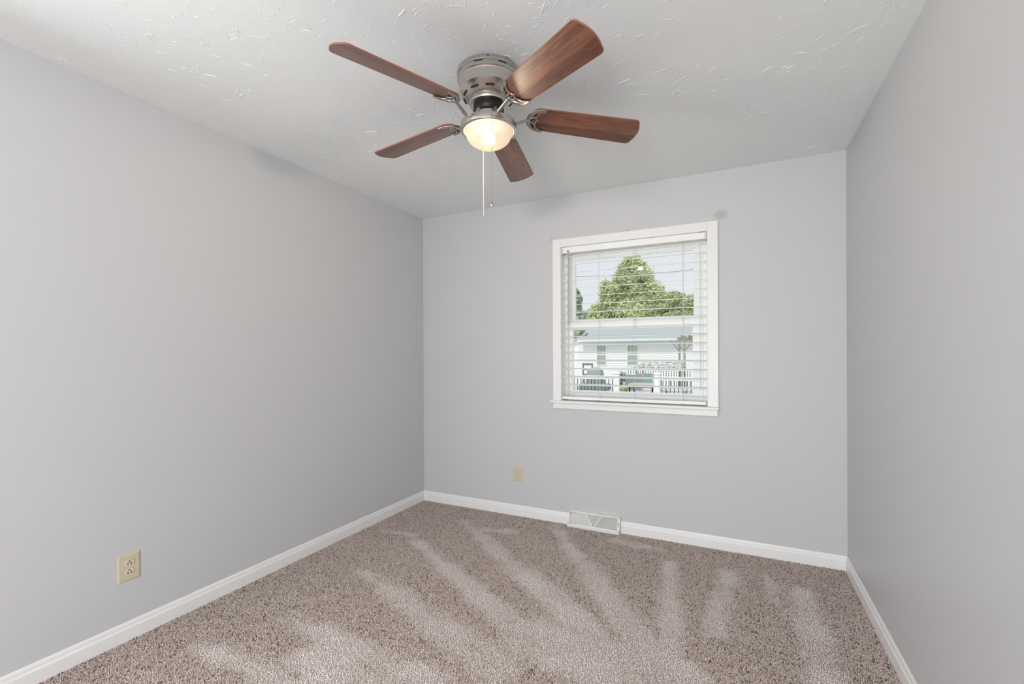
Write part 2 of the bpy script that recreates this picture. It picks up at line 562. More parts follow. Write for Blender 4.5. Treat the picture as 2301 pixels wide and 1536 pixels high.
def carpet():
    r = np.random.default_rng(5)
    sp = 0.0062
    xs = np.arange(.014, W - .013, sp)
    ys = np.arange(-4.3, -.013, sp)
    X, Y = np.meshgrid(xs, ys)
    X = X.ravel() + r.normal(0, .0022, X.size)
    Y = Y.ravel() + r.normal(0, .0022, Y.size)
    X = np.clip(X, .0128, W - .0128)
    Y = np.minimum(Y, -.0128)
    keep = ~((X > VX0 - .01) & (X < VX1 + .01) & (Y > -.058))
    X, Y = X[keep], Y[keep]
    n = X.size
    # nap: light where the vacuum laid the pile away from the window
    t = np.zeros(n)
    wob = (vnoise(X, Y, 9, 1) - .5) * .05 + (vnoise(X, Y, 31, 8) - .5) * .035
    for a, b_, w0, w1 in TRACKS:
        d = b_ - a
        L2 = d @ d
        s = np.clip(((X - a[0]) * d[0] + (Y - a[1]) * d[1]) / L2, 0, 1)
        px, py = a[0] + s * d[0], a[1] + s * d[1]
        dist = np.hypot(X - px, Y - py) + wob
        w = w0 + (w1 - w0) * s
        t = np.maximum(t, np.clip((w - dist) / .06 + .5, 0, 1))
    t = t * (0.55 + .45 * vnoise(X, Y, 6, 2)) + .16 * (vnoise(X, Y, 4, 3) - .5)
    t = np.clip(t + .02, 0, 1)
    # tufts: little leaning three-sided yarn ends
    ang = r.uniform(0, 2 * PI, n)
    h = r.uniform(.0055, .0085, n)
    rad = r.uniform(.0027, .0038, n)
    lean = r.uniform(.001, .006, n)
    la = r.uniform(0, 2 * PI, n)
    cx = X + lean * np.cos(la)
    cy = np.minimum(Y + lean * np.sin(la) - .0015 * t, -.0128)
    cx = np.clip(cx, .0128, W - .0128)
    V = np.zeros((n, 7, 3), np.float32)
    for k in range(3):
        a = ang + k * 2 * PI / 3
        V[:, k, 0] = X + rad * .9 * np.cos(a)
        V[:, k, 1] = Y + rad * .9 * np.sin(a)
        V[:, k, 2] = -.006
        a2 = a + .7
        V[:, 3 + k, 0] = (X + cx) / 2 + rad * .85 * np.cos(a2)
        V[:, 3 + k, 1] = (Y + cy) / 2 + rad * .85 * np.sin(a2)
        V[:, 3 + k, 2] = -.006 + h * .6
    V[:, 6, 0], V[:, 6, 1], V[:, 6, 2] = cx, cy, -.006 + h
    V[:, :, 0] = np.clip(V[:, :, 0], .0126, W - .0126)
    V[:, :, 1] = np.minimum(V[:, :, 1], -.0126)
    tri = []
    for k in range(3):
        k2 = (k + 1) % 3
        tri += [(k, k2, 3 + k2), (k, 3 + k2, 3 + k), (3 + k, 3 + k2, 6)]
    tri = np.array(tri)
    Fc = (tri[None] + (np.arange(n) * 7)[:, None, None]).reshape(-1)
    me = bpy.data.meshes.new('carpet_pile')
    nf = Fc.size // 3
    me.vertices.add(n * 7)
    me.vertices.foreach_set('co', V.reshape(-1))
    me.loops.add(Fc.size)
    me.loops.foreach_set('vertex_index', Fc.astype(np.int32))
    me.polygons.add(nf)
    me.polygons.foreach_set('loop_start', np.arange(0, nf * 3, 3, dtype=np.int32))
    me.polygons.foreach_set('use_smooth', np.ones(nf, bool))
    me.update(calc_edges=True)
    me.validate()
    # yarn colour: heathered taupe, a few dark ends, paler along the vacuum tracks
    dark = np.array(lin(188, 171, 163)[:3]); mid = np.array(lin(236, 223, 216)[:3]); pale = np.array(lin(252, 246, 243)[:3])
    u = np.clip(r.normal(.5, .28, n), 0, 1)
    c = dark + (mid - dark) * u[:, None]
    sp_ = r.random(n) < (.10 - .045 * t)
    c[sp_] = np.array(lin(126, 106, 98)[:3])
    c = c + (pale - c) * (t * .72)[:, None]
    c = np.repeat(np.c_[c, np.ones(n)][:, None, :], 7, axis=1).astype(np.float32)
    at = me.color_attributes.new('yarn', 'FLOAT_COLOR', 'POINT')
    at.data.foreach_set('color', c.reshape(-1))
    mt = mat('taupe_carpet_yarn', lin(160, 145, 138), 0.95, spec=0.08)
    nt, N, L, b = nodes(mt)
    an = N.new('ShaderNodeAttribute'); an.attribute_name = 'yarn'
    L.new(an.outputs['Color'], b.inputs['Base Color'])
    me.materials.append(mt)
    o = bpy.data.objects.new('carpet_pile', me)
    COL.objects.link(o)
    return tag(o, 'speckled taupe carpet pile with pale fan-shaped vacuum tracks', 'carpet', kind='stuff')


carpet()

# ------------------------------------------------------------------ window
win = bpy.data.objects.new('window_1', None); COL.objects.link(win); struct(win)
WX, WZ = 1.774, 0.915
win.location = (WX, 0, WZ)


def wbx(mb, x0, x1, y0, y1, z0, z1, bev=0.0):
    return mb.box(x0 - WX, x1 - WX, y0, y1, z0 - WZ, z1 - WZ, bev)


m = MB()
wbx(m, 1.206, 1.2705, -.017, .0, .915, 2.118, .003)
wbx(m, 2.2765, 2.341, -.017, .0, .915, 2.118, .003)
wbx(m, 1.2705, 2.2765, -.0168, .0, 2.0575, 2.118, .003)
m.build('casing', M_trim, win)
m = MB()
wbx(m, 1.190, 2.3435, -.034, .0, .897, .915, .004)
wbx(m, OX0, OX1, -.002, .085, .897, .915)
m.build('window_sill', M_trim, win)
m = MB()
wbx(m, 1.206, 2.336, -.015, .0, .855, .897, .003)
m.build('apron', M_trim, win)
m = MB()
wbx(m, OX0, OX0 + .006, .0, T, .915, OZ1)
wbx(m, OX1 - .006, OX1, .0, T, .915, OZ1)
wbx(m, OX0, OX1, .0, T, OZ1 - .006, OZ1)
m.build('jamb_lining', M_trim, win)
m = MB()                                       # fixed vinyl frame with the sash tracks
wbx(m, OX0 + .006, OX0 + .034, .070, T + .02, .905, OZ1 - .006, .002)
wbx(m, OX1 - .034, OX1 - .006, .070, T + .02, .905, OZ1 - .006, .002)
wbx(m, OX0 + .034, OX1 - .034, .070, T + .02, 2.022, OZ1 - .006, .002)
wbx(m, OX0 + .034, OX1 - .034, .070, T + .02, .905, .930, .002)
wbx(m, OX0 + .034, OX0 + .042, .104, .110, .930, 2.022)
wbx(m, OX1 - .042, OX1 - .034, .104, .110, .930, 2.022)
m.build('window_frame', M_vinyl, win)


def sash(name, gx0, gx1, gz0, gz1, ox0, ox1, oz0, oz1, ya, yb):
    m = MB()
    wbx(m, ox0, gx0, ya, yb, oz0, oz1)
    wbx(m, gx1, ox1, ya, yb, oz0, oz1)
    wbx(m, gx0, gx1, ya, yb, gz1, oz1)
    wbx(m, gx0, gx1, ya, yb, oz0, gz0)
    # glazing bead
    yc = (ya + yb) / 2
    for (a, b_, c, d) in ((gx0, gx0 + .007, gz0, gz1), (gx1 - .007, gx1, gz0, gz1), (gx0 + .007, gx1 - .007, gz0, gz0 + .007), (gx0 + .007, gx1 - .007, gz1 - .007, gz1)):
        wbx(m, a, b_, yc - .010, yc + .010, c, d)
    s = m.build(name, M_vinyl, win)
    p = MB()
    wbx(p, gx0, gx1, yc - .002, yc + .002, gz0, gz1)
    p.build('pane', M_glass, s)
    return s


sash('upper_sash', 1.335, 2.191, 1.516, 1.977, OX0 + .035, OX1 - .035, 1.462, 2.021, .112, .138)
lo_s = sash('lower_sash', 1.329, 2.187, .981, 1.449, OX0 + .035, OX1 - .035, .931, 1.500, .074, .102)
m = MB()
wbx(m, 1.70, 1.79, .066, .080, 1.496, 1.512, .003)
m.build('sash_lock', M_vinyl, lo_s)

# ------------------------------------------------------------------ faux wood blind
blind = thing('window_blind', 'white faux wood blind with open horizontal slats hanging in the window', 'blind', (WX, 0.032, 2.062))
BX0, BX1 = 1.272, 2.272


def bb(mb, x0, x1, y0, y1, z0, z1, bev=0.0):
    return mb.box(x0 - WX, x1 - WX, y0 - .032, y1 - .032, z0 - 2.062, z1 - 2.062, bev)


m = MB()
bb(m, BX0 + .004, BX1 - .006, .002, .060, 2.012, 2.0575, .003)
hr = m.build('headrail', M_blind, blind)
for x in (BX0 - .001, BX1 - .011):
    m = MB()
    bb(m, x, x + .012, .0005, .062, 2.008, 2.0578)
    m.build('mounting_bracket', mat('bracket_white', lin(206, 206, 200), .4), hr)
for (x0, x1, z0, z1) in ((BX0 + .018, BX0 + .031, 2.0565, 2.0580), (BX0 + .045, BX0 + .055, 2.018, 2.030), (BX1 - .055, BX1 - .012, 2.0565, 2.0582)):
    m = MB()
    bb(m, x0, x1, -.0005, .012, z0, z1)
    m.build('bracket_gap', M_hole, hr)
SL0, PITCH = 1.0345, .05975
prof = []
for i in range(9):
    y = -.0255 + .051 * i / 8
    prof.append((y, .0018 * (1 - (y / .0255) ** 2)))
outline = prof + [(y, z - .0026) for y, z in prof[::-1]]
sm = MB().prism(outline, lambda a, b_, t: (t, a, b_), -.4965, .4935)
slat = sm.build('slat', M_blind, blind)
slat.location = (0, .0, SL0 - PITCH - 2.062)
slat.rotation_euler = (math.radians(7.8), 0, 0)
for k in range(0, 17):
    c = slat.copy()
    COL.objects.link(c)
    c.parent = blind
    c.location = (0, 0, SL0 + PITCH * k - 2.062)
    c.rotation_euler = (math.radians(7.8 + .5 * math.sin(k * 2.3)), .0009 * math.sin(k * 1.7), 0)
m = MB()
bb(m, BX0 - .012 + .012, BX1 - .006, .006, .058, .923, .945, .004)
rail = m.build('bottom_rail', M_blind, blind)
CORDX = (1.306, 1.545, 1.802, 2.123)
for x in CORDX:
    m = MB()
    for yy in (.0055, .0585):
        m.tube([(x - WX, yy - .032, 2.012 - 2.062), (x - WX, yy - .032, .945 - 2.062)], .0009, 5)
    m.tube([(x - WX + .006, .0, 2.012 - 2.062), (x - WX + .006, .0, .945 - 2.062)], .0009, 5)
    m.build('ladder_cord', M_cord, blind)
    m = MB()
    bb(m, x - .010, x + .010, .0035, .0065, .9225, .927)
    m.build('cord_plug', mat('plug_grey', lin(168, 166, 160), .5), rail)
m = MB()
m.tube([(1.330 - WX, -.042, 2.02 - 2.062), (1.330 - WX, -.046, 1.99 - 2.062), (1.328 - WX, -.046, 1.47 - 2.062)], [.0025, .004, .0042], 8)
m.tube([(1.330 - WX, -.030, 2.025 - 2.062), (1.330 - WX, -.042, 2.02 - 2.062)], .003, 6)
m.build('tilt_wand', mat('clear_wand', lin(176, 178, 175), .25), blind)
m = MB()
for dx in (0, .006):
    m.tube([(2.231 + dx - WX, -.034, 2.012 - 2.062), (2.231 + dx - WX, -.036, 1.02 - 2.062)], .0010, 5)
m.build('lift_cord', M_cord, blind)

# ------------------------------------------------------------------ ceiling fan
FC = Vector((1.5181, -1.5671, H))
fan = thing('ceiling_fan', 'brushed nickel ceiling fan with five walnut blades and a lit frosted bowl light', 'ceiling fan', FC)
hp = [(.0, 0), (.124, 0), (.1295, -.004), (.1315, -.014), (.1300, -.020), (.1265, -.022), (.1265, -.026), (.1295, -.028), (.1305, -.034), (.1295, -.040), (.1255, -.043), (.1245, -.047),
      (.1235, -.052), (.1225, -.086), (.119, -.090), (.113, -.0955), (.104, -.104), (.094, -.113), (.0855, -.118), (.0800, -.1195), (.0800, -.1225), (.0825, -.1240), (.0825, -.1275), (.0800, -.1290), (.0800, -.1315), (.0815, -.1330), (.0800, -.138), (.066, -.140), (.0, -.140)]
housing = MB().lathe(hp, 72).build('motor_housing', M_nickel, fan)
# vent slots around the lower bell of the housing
for k in range(10):
    a = math.radians(-66 + 36 * k + 8)
    pts = []
    for j in range(7):
        aa = a + math.radians(-9.5 + 19 * j / 6)
        pts.append((.1032 * math.cos(aa), .1032 * math.sin(aa), -.1058))
    MB().tube(pts, .0042, 8).build('vent_slot', M_hole, housing)
for k in range(8):
    a = math.radians(10 + 45 * k)
    pts = [(.1262 * math.cos(a + math.radians(d)), .1262 * math.sin(a + math.radians(d)), -.024) for d in (-8, -4, 0, 4, 8)]
    MB().tube(pts, .0020, 6).build('vent_slot', M_hole, housing)
for k in range(3):
    a = math.radians(-62 + 120 * k)
    MB().lathe([(0, .004), (.003, .0035), (.0042, .001), (.0042, 0)], 10, (.1312 * math.cos(a), .1312 * math.sin(a), -.010)).build('screw', M_nickel, housing)
# rotating hub, dark flywheel
MB().lathe([(0, -.140), (.062, -.140), (.064, -.146), (.064, -.162), (.058, -.170), (.0, -.170)], 48).build('flywheel', M_motor, fan)

# fan blades: measured angle, droop and pitch of each
OFF, ZB = 33.2328, 2.2733 - H
DA = (2.1041, -3.0209, -4.7454, -.0991, 5.7613)
TI = (-.0525, -.0563, -.0361, -.0212, -.0862)
PH = [-.2757 + d for d in (-.0108, .029, .1146, -.0119, -.1209)]


def blade_outline():
    pts = []
    R1, w0, w1 = .6615, .0585, .0684
    r0 = .172
    # inner end: broad arc
    for i in range(13):
        a = PI / 2 + PI * i / 12
        pts.append((r0 + .040 + .040 * math.cos(a) * 1.0, w0 * math.sin(a)))
    # tip: bowed end with rounded corners
    rc = .020
    for i in range(7):
        a = -PI / 2 + (PI / 2 - .12) * i / 6
        pts.append((R1 - .014 - rc + rc * math.cos(a), -w1 + rc + rc * math.sin(a)))
    for i in range(1, 8):
        y = (-w1 + rc) + 2 * (w1 - rc) * i / 8
        pts.append((R1 - .012 * (y / (w1 - rc)) ** 2 - .001, y))
    for i in range(7):
        a = .12 + (PI / 2 - .12) * i / 6
        pts.append((R1 - .014 - rc + rc * math.cos(a), w1 - rc + rc * math.sin(a)))
    return pts


def blade_mesh():
    o = blade_outline()
    n = len(o)
    me = bpy.data.meshes.new('fan_blade')
    cxy = (.4, 0)
    ins = [(x + (cxy[0] - x) * .004, y * .985) for x, y in o]
    rings = [[(x, y, -.0030) for x, y in ins], [(x, y, -.0018) for x, y in o], [(x, y, .0018) for x, y in o], [(x, y, .0030) for x, y in ins]]
    v = sum(rings, [])
    f, mi = [], []
    for k in range(3):
        for i in range(n):
            f.append((k * n + i, k * n + (i + 1) % n, (k + 1) * n + (i + 1) % n, (k + 1) * n + i))
            mi.append(1)
    f.append(tuple(range(n))[::-1]); mi.append(0)
    f.append(tuple(range(3 * n, 4 * n))); mi.append(0)
    me.from_pydata(v, [], f)
    bm = bmesh.new(); bm.from_mesh(me)
    bmesh.ops.recalc_face_normals(bm, faces=bm.faces[:])
    bm.to_mesh(me); bm.free()
    me.materials.append(M_wood); me.materials.append(M_wood_edge)
    me.polygons.foreach_set('material_index', mi)
    return me


def bez(a, b_, c, n=9):
    a, b_, c = Vector(a), Vector(b_), Vector(c)
    return [(1 - t) ** 2 * a + 2 * t * (1 - t) * b_ + t * t * c for t in [i / (n - 1) for i in range(n)]]


def bracket_mb():
    """blade iron: S-curved arm from the flywheel, then an open crescent of scrollwork under the blade root"""
    m = MB()
    zz = -.0075
    up = (0, 0, 1)
    arm = bez((.050, 0, .016), (.070, 0, -.066), (.116, 0, -.040), 10)[:-1] + bez((.116, 0, -.040), (.142, 0, -.024), (.172, 0, zz), 7)
    m.tube(arm, [.0098 - .0030 * i / (len(arm) - 1) for i in range(len(arm))], 10, .75, up)
    w = .0565
    # outer crescent with blunt horns along the blade edges
    arc = []
    for i in range(19):
        a = math.radians(84 + 192 * i / 18)
        arc.append((.2300 + .062 * math.cos(a), w * math.sin(a), zz))
    rr = [.0046 + .0046 * math.sin(PI * i / 18) for i in range(19)]
    m.tube(arc, rr, 10, .7, up)
    # scalloped inner edge with a point in the middle, two ribs from the heart
    for s in (1, -1):
        h1 = arc[0] if s > 0 else arc[-1]
        m.tube(bez(h1, (.196, s * .040, zz), (.200, s * .0125, zz), 10), [.0042 + .0004 * i / 9 for i in range(10)], 8, .8, up)
        m.tube(bez((.200, s * .0125, zz), (.2005, s * .004, zz), (.210, 0, zz), 5), .0044, 8, .8, up)
        m.tube(bez((.172, 0, zz), (.178, s * .016, zz), (.2005, s * .0165, zz), 7), .0042, 8, .8, up)
    m.lathe([(0, -.0065), (.006, -.0055), (.0085, -.001), (.0085, .006)], 14, (.172, 0, zz + .001))
    # screws up into the blade
    for (x, y) in ((.190, 0),):
        m.lathe([(0, -.005), (.003, -.004), (.0042, -.001), (.0042, .007)], 10, (x, y, zz + .001))
    return m


bm_me = blade_mesh()
br_ob = None
for k in range(5):
    a = math.radians(OFF + 72 * k + DA[k])
    er = Vector((math.cos(a), math.sin(a), TI[k])).normalized()
    et = Vector((-math.sin(a) * math.cos(PH[k]), math.cos(a) * math.cos(PH[k]), math.sin(PH[k])))
    et = (et - er * et.dot(er)).normalized()
    en = er.cross(et)
    M4 = Matrix(((er.x, et.x, en.x, 0), (er.y, et.y, en.y, 0), (er.z, et.z, en.z, ZB), (0, 0, 0, 1)))
    ob = bpy.data.objects.new('fan_blade', bm_me)
    COL.objects.link(ob)
    ob.parent = fan
    ob.matrix_local = M4
    if br_ob is None:
        br_ob = bracket_mb().build('blade_bracket', M_antique, fan, fix=False)
        bo = br_ob
    else:
        bo = br_ob.copy()
        COL.objects.link(bo)
        bo.parent = fan
    # the bracket tilts with the blade but its root stays on the flywheel
    bo.matrix_local = M4

# switch housing and light kit
zk = lambda z: z - H
MB().lathe([(0, zk(2.275)), (.050, zk(2.275)), (.0545, zk(2.268)), (.0555, zk(2.262)), (.0555, zk(2.232)), (.057, zk(2.228)), (.057, zk(2.220)), (0, zk(2.220))], 56).build('switch_housing', M_nickel, fan)
ring = MB().lathe([(.050, zk(2.2235)), (.1140, zk(2.2235)), (.1160, zk(2.2222)), (.1168, zk(2.2200)), (.1168, zk(2.1985)), (.1160, zk(2.1955)), (.1145, zk(2.1945)), (.1055, zk(2.1935)), (.1045, zk(2.1950)), (.1045, zk(2.2150)), (.050, zk(2.2160))], 72).build('light_ring', M_nickel, fan)
MB().lathe([(.1043, zk(2.1960)), (.1040, zk(2.2140)), (.0001, zk(2.2142))], 48).build('added_pan_liner', mat('black_pan_liner', lin(16, 15, 14), .9, spec=.03), ring)  # added black liner, keeps the inside of the bowl from looking overlit
# frosted bowl: stepped flange then a shallow dome
bp = [(.1044, zk(2.1985)), (.1035, zk(2.1905)), (.1005, zk(2.1865)), (.0960, zk(2.1850)), (.0942, zk(2.1825))]
for i in range(1, 15):
    a = (PI / 2) * i / 14
    bp.append((.0942 * math.cos(a) + .00001, zk(2.1825) - .0575 * math.sin(a)))
bowl = MB().lathe(bp, 64).build('glass_bowl', M_bowl, fan)
if min(bowl.data.polygons, key=lambda p: p.center.z).normal.z > 0:
    bowl.data.flip_normals()
lp = lamp('bulb_light', 'POINT', 95.0, (1.0, .91, .80), (0, 0, zk(2.168)), shadow_soft_size=.026)
lp.parent = fan

# pull chains
fwd = Vector((CAM.x - FC.x, CAM.y - FC.y, 0)).normalized()
side = Vector((-fwd.y, fwd.x, 0))
p0 = fwd * .1185 + side * .012
m = MB()
zt, zb = zk(2.208), zk(1.872)
m.tube([p0 + Vector((0, 0, zt)), p0 + Vector((0, 0, zb))], .0006, 5)
for i in range(96):
    z = zt + (zb - zt) * i / 95
    m.lathe([(.0001, .0012), (.0011, .0006), (.0011, -.0006), (.0001, -.0012)], 6, (p0.x, p0.y, z))
ch = m.build('pull_chain', M_antique, fan)
MB().lathe([(.0001, 0), (.0030, -.001), (.0030, -.004), (.0016, -.005), (.0016, -.008), (.0030, -.010), (.0058, -.018), (.0062, -.022), (.0050, -.027), (.0030, -.0295), (.0001, -.030)], 18, (p0.x, p0.y, zb)).build('fob', M_nickel, ch)
MB().lathe([(.0001, .004), (.0035, .004), (.0035, 0), (.0001, 0)], 12, (p0.x - fwd.x * .001, p0.y - fwd.y * .001, zt - .001)).build('chain_bushing', M_antique, ch)
p1 = -fwd * .1080 - side * .0245
m = MB()
m.tube([p1 + Vector((0, 0, zk(2.196))), p1 + Vector((0, 0, zk(1.874)))], .0012, 6)
m.tube([p1 + Vector((0, 0, zk(2.030))), p1 + Vector((0, 0, zk(2.022)))], .0019, 6)
m.build('pull_chain', mat('pale_cord', lin(198, 184, 166), .7), fan)

# ------------------------------------------------------------------ outlets
def outlet(loc, rotz, w, h, label):
    t = thing('wall_outlet', label, 'outlet', loc, 'ivory duplex outlets')
    t.rotation_euler = (0, 0, rotz)
    # local: x along the wall, y toward the room is -y
    m = MB()
    ins = .005
    v = [(-w / 2, 0, -h / 2), (w / 2, 0, -h / 2), (w / 2, 0, h / 2), (-w / 2, 0, h / 2)]
    v += [(x, -.0035, z) for x, _, z in v]
    v += [(x - math.copysign(ins, x), -.0062, z - math.copysign(ins, z)) for x, _, z in v[:4]]
    f = []
    for a in (0, 4):
        for i in range(4):
            f.append((a + i, a + (i + 1) % 4, a + 4 + (i + 1) % 4, a + 4 + i))
    f += [(8, 9, 10, 11), (3, 2, 1, 0)]
    m.add(v, f)
    m.build('cover_plate', M_ivory, t)
    for s in (1, -1):
        poly = []
        for i in range(24):
            a = 2 * PI * i / 24
            x, z = .0172 * math.cos(a), .0172 * math.sin(a)
            poly.append((x, max(-.0135, min(.0135, z))))
        zc = s * .0195
        fm = MB().prism(poly, lambda a, b_, q: (a, q, zc + b_), -.0095, -.004)
        rc = fm.build('receptacle', M_ivory_face, t)
        MB().box(-.0078, -.0050, -.0105, -.009, zc - .0070, zc + .0010).build('slot', M_hole, rc)
        MB().box(.0050, .0078, -.0105, -.009, zc - .0070, zc + .0010).build('slot', M_hole, rc)
        g = [(.0028 * math.cos(2 * PI * i / 10), .0028 * math.sin(2 * PI * i / 10)) for i in range(10)]
        MB().prism(g, lambda a, b_, q: (a, q, zc + .0078 + b_), -.0105, -.009).build('ground_hole', M_hole, rc)
    g = [(.003 * math.cos(2 * PI * i / 12), .003 * math.sin(2 * PI * i / 12)) for i in range(12)]
    MB().prism(g, lambda a, b_, q: (a, q, b_), -.0080, -.005).build('screw', M_ivory_face, t)
    return t


outlet((0, -2.1615, .322), PI / 2, .084, .118, 'ivory duplex outlet with oversized plate low on the left wall')
outlet((.9055, 0, .3265), 0, .0765, .118, 'small ivory outlet on the window wall, between the left corner and the window')

# ------------------------------------------------------------------ floor register
reg = thing('floor_register', 'white metal baseboard register with arched louvers under the window', 'vent', ((VX0 + VX1) / 2, 0, 0))
hw = (VX1 - VX0) / 2 - .001
P0, P1 = (-.052, .016), (-.016, .106)          # slanted face, bottom and top (y, z)
body = [(0, -.004), (-.050, -.004), P0, (P0[0] + .003, P0[1] + .001), (P1[0] + .003, P1[1] - .001), P1, (-.012, .109), (0, .109)]
MBb = MB()
shell = [(0, -.004), (-.052, -.004), (-.052, .016), (-.0445, .016), (-.010, .100), (-.012, .109), (0, .109)]
MBb.prism(shell, lambda a, b_, t: (t, a, b_), -hw, hw)
MBb.build('duct_body', M_vent_in, reg)
un = Vector((P1[0] - P0[0], P1[1] - P0[1])); FL = un.length; un.normalize()
nn = Vector((-un.y, un.x))                       # outward: toward the room


def face(u, v, d=0.0):
    """u along the register, v up the slanted face, d outward"""
    return (u, P0[0] + un.x * v + nn.x * d, P0[1] + un.y * v + nn.y * d)


def fbox(mb, u0, u1, v0, v1, d0, d1):
    vs = [face(u, v, d) for u in (u0, u1) for v in (v0, v1) for d in (d0, d1)]
    return mb.add(vs, [(0, 1, 3, 2), (4, 6, 7, 5), (0, 4, 5, 1), (2, 3, 7, 6), (0, 2, 6, 4), (1, 5, 7, 3)])


m = MB()
bw = .010
fbox(m, -hw - .001, hw + .001, -.002, bw, -.004, .003)
fbox(m, -hw - .001, hw + .001, FL - bw * .7, FL + .002, -.004, .003)
fbox(m, -hw - .001, -hw + bw * 1.2, 0, FL, -.004, .003)
fbox(m, hw - bw * 1.6, hw + .001, 0, FL, -.004, .003)
m.box(-hw - .0015, hw + .0015, -.054, -.046, -.002, .018)
m.box(-hw - .0015, hw + .0015, -.019, 0, .103, .110)
for s in (-1, 1):
    x0 = s * hw
    m.prism([(0, -.004), (-.053, -.004), (-.053, .016), (-.017, .107), (0, .110)], lambda a, b_, t: (t, a, b_), x0 - .0015, x0 + .0015)
m.build('frame', M_vent, reg)
m = MB()
apex = (.004, .004)
tops = (-.066, .062)
for tx in tops:
    d = Vector((tx - apex[0], FL - .004 - apex[1]))
    n2 = Vector((-d.y, d.x)).normalized() * .0034
    vs = []
    for (px, py) in (apex, (tx, FL - .004)):
        for s in (-1, 1):
            for dd in (-.004, .0028):
                vs.append(face(px + n2.x * s, py + n2.y * s, dd))
    m.add(vs, [(0, 1, 3, 2), (4, 6, 7, 5), (0, 4, 5, 1), (2, 3, 7, 6), (0, 2, 6, 4), (1, 5, 7, 3)])
m.build('divider', M_vent, reg)
m = MB()
r_ = .020
while r_ < .19:
    seg_ = []
    for i in range(61):
        a = PI * i / 60
        x, y = apex[0] + r_ * math.cos(a), apex[1] + r_ * math.sin(a) * 1.0
        ok = bw * .8 < y < FL - bw * .5 and -hw + bw < x < hw - bw * 1.3
        if ok:
            seg_.append((x, y, math.cos(a), math.sin(a)))
        if (not ok or i == 60) and len(seg_) > 1:
            vs = []
            for (x, y, cx, cy) in seg_:
                vs += [face(x - cx * .0021, y - cy * .0021, .0008), face(x + cx * .0021, y + cy * .0021, .0018), face(x + cx * .0019, y + cy * .0019, -.006), face(x - cx * .0019, y - cy * .0019, -.006)]
            fs = []
            for q in range(len(seg_) - 1):
                for e in range(4):
                    fs.append((4 * q + e, 4 * q + (e + 1) % 4, 4 * q + 4 + (e + 1) % 4, 4 * q + 4 + e))
            fs += [(0, 1, 2, 3), tuple(4 * (len(seg_) - 1) + e for e in range(4))]
            m.add(vs, fs)
            seg_ = []
        elif not ok:
            seg_ = []
    r_ += .0072
m.build('louver_grille', M_vent, reg)
m = MB()
fbox(m, hw - .0095, hw - .0065, .030, .064, .0025, .0034)
m.build('lever_slot', M_hole, reg)

# ------------------------------------------------------------------ outside: yard, deck, neighbour's house, trees
GZ = -0.75
M_grass = mat('pale_lawn', lin(200, 203, 190), .9)
tint_noise(M_grass, lin(186, 192, 170), lin(214, 215, 204), 1.5)
yard = MB().box(-60, 60, .6, 90, GZ - .2, GZ).build('ground', M_grass); struct(yard)
struct(MB().box(-60, 60, -60, -DEPTH - 1.6, GZ - .2, GZ).build('ground', M_grass))

M_siding = mat('white_siding', lin(238, 239, 242), .6)
M_roof = mat('blue_grey_shingle', lin(166, 176, 180), .9)
noise_bump(M_roof, 6, .4, .03)
M_pane = mat('dim_house_window', lin(166, 176, 174), .25)
M_whitewood = mat('white_painted_wood', lin(240, 241, 241), .5)


def siding(mb, x0, x1, y, z0, z1, lap=.115, depth=.09):
    z = z0
    while z < z1 - .01:
        zt = min(z + lap, z1)
        vs = [(x0, y - .020, z), (x1, y - .020, z), (x1, y, zt), (x0, y, zt), (x0, y + depth, z), (x1, y + depth, z), (x1, y + depth, zt), (x0, y + depth, zt)]
        mb.add(vs, [(0, 1, 2, 3), (4, 7, 6, 5), (0, 4, 5, 1), (3, 2, 6, 7), (0, 3, 7, 4), (1, 5, 6, 2)])
        z = zt


HY = 24.75


def hx(px_slope, y=HY):                          # sideways position of a sight-line slope at distance y
    return CAM.x + px_slope * (y - CAM.y)


def hz(slope, y=HY):
    return CAM.z + slope * (y - CAM.y)


house = thing('neighbour_house', 'long white siding house with blue grey roof beyond the deck', 'house', (hx(-.2), HY, GZ))
HB = Vector((hx(-.2), HY, GZ))
X0, X1 = hx(-.309), hx(.34)
EZ = hz(.0318)
m = MB()
siding(m, X0 - HB.x, X1 - HB.x, 0, 0, EZ - GZ, depth=6.5)
hwall = m.build('house_wall', M_siding, house)
m = MB()
RZ = hz(.071, HY + 3.4)
over = .35
m.prism([(-over, EZ - GZ - .04), (3.4, RZ - GZ), (7.0, EZ - GZ - .04), (7.0, EZ - GZ - .16), (3.4, RZ - GZ - .12), (-over, EZ - GZ - .16)], lambda a, b_, t: (t, a, b_), X0 - HB.x - .25, X1 - HB.x + .25)
m.build('roof', M_roof, house)
m = MB().box(X0 - HB.x - .25, X1 - HB.x + .25, -over - .06, -over, EZ - GZ - .20, EZ - GZ - .06)
m.build('gutter', mat('white_gutter', lin(226, 230, 230), .4), house)
for (s0, s1) in ((-.278, -.258), (-.2105, -.1895)):
    a, b_ = hx(s0) - HB.x, hx(s1) - HB.x
    z0, z1 = hz(-.0263) - GZ, hz(.0160) - GZ
    m = MB()
    zc = z0 + (z1 - z0) * .52
    for (p, q, r, s) in ((a - .05, a, z0 - .05, z1 + .05), (b_, b_ + .05, z0 - .05, z1 + .05), (a, b_, z1, z1 + .05), (a, b_, z0 - .05, z0), (a, b_, zc - .03, zc + .03)):
        m.box(p, q, -.06, .0, r, s)
    for i in (1, 2):
        x = a + (b_ - a) * i / 3
        m.box(x - .008, x + .008, -.052, -.02, zc, z1)
    hwin = m.build('house_window', M_whitewood, house)
    MB().box(a, b_, -.045, -.024, z0, z1).build('pane', M_pane, hwin)

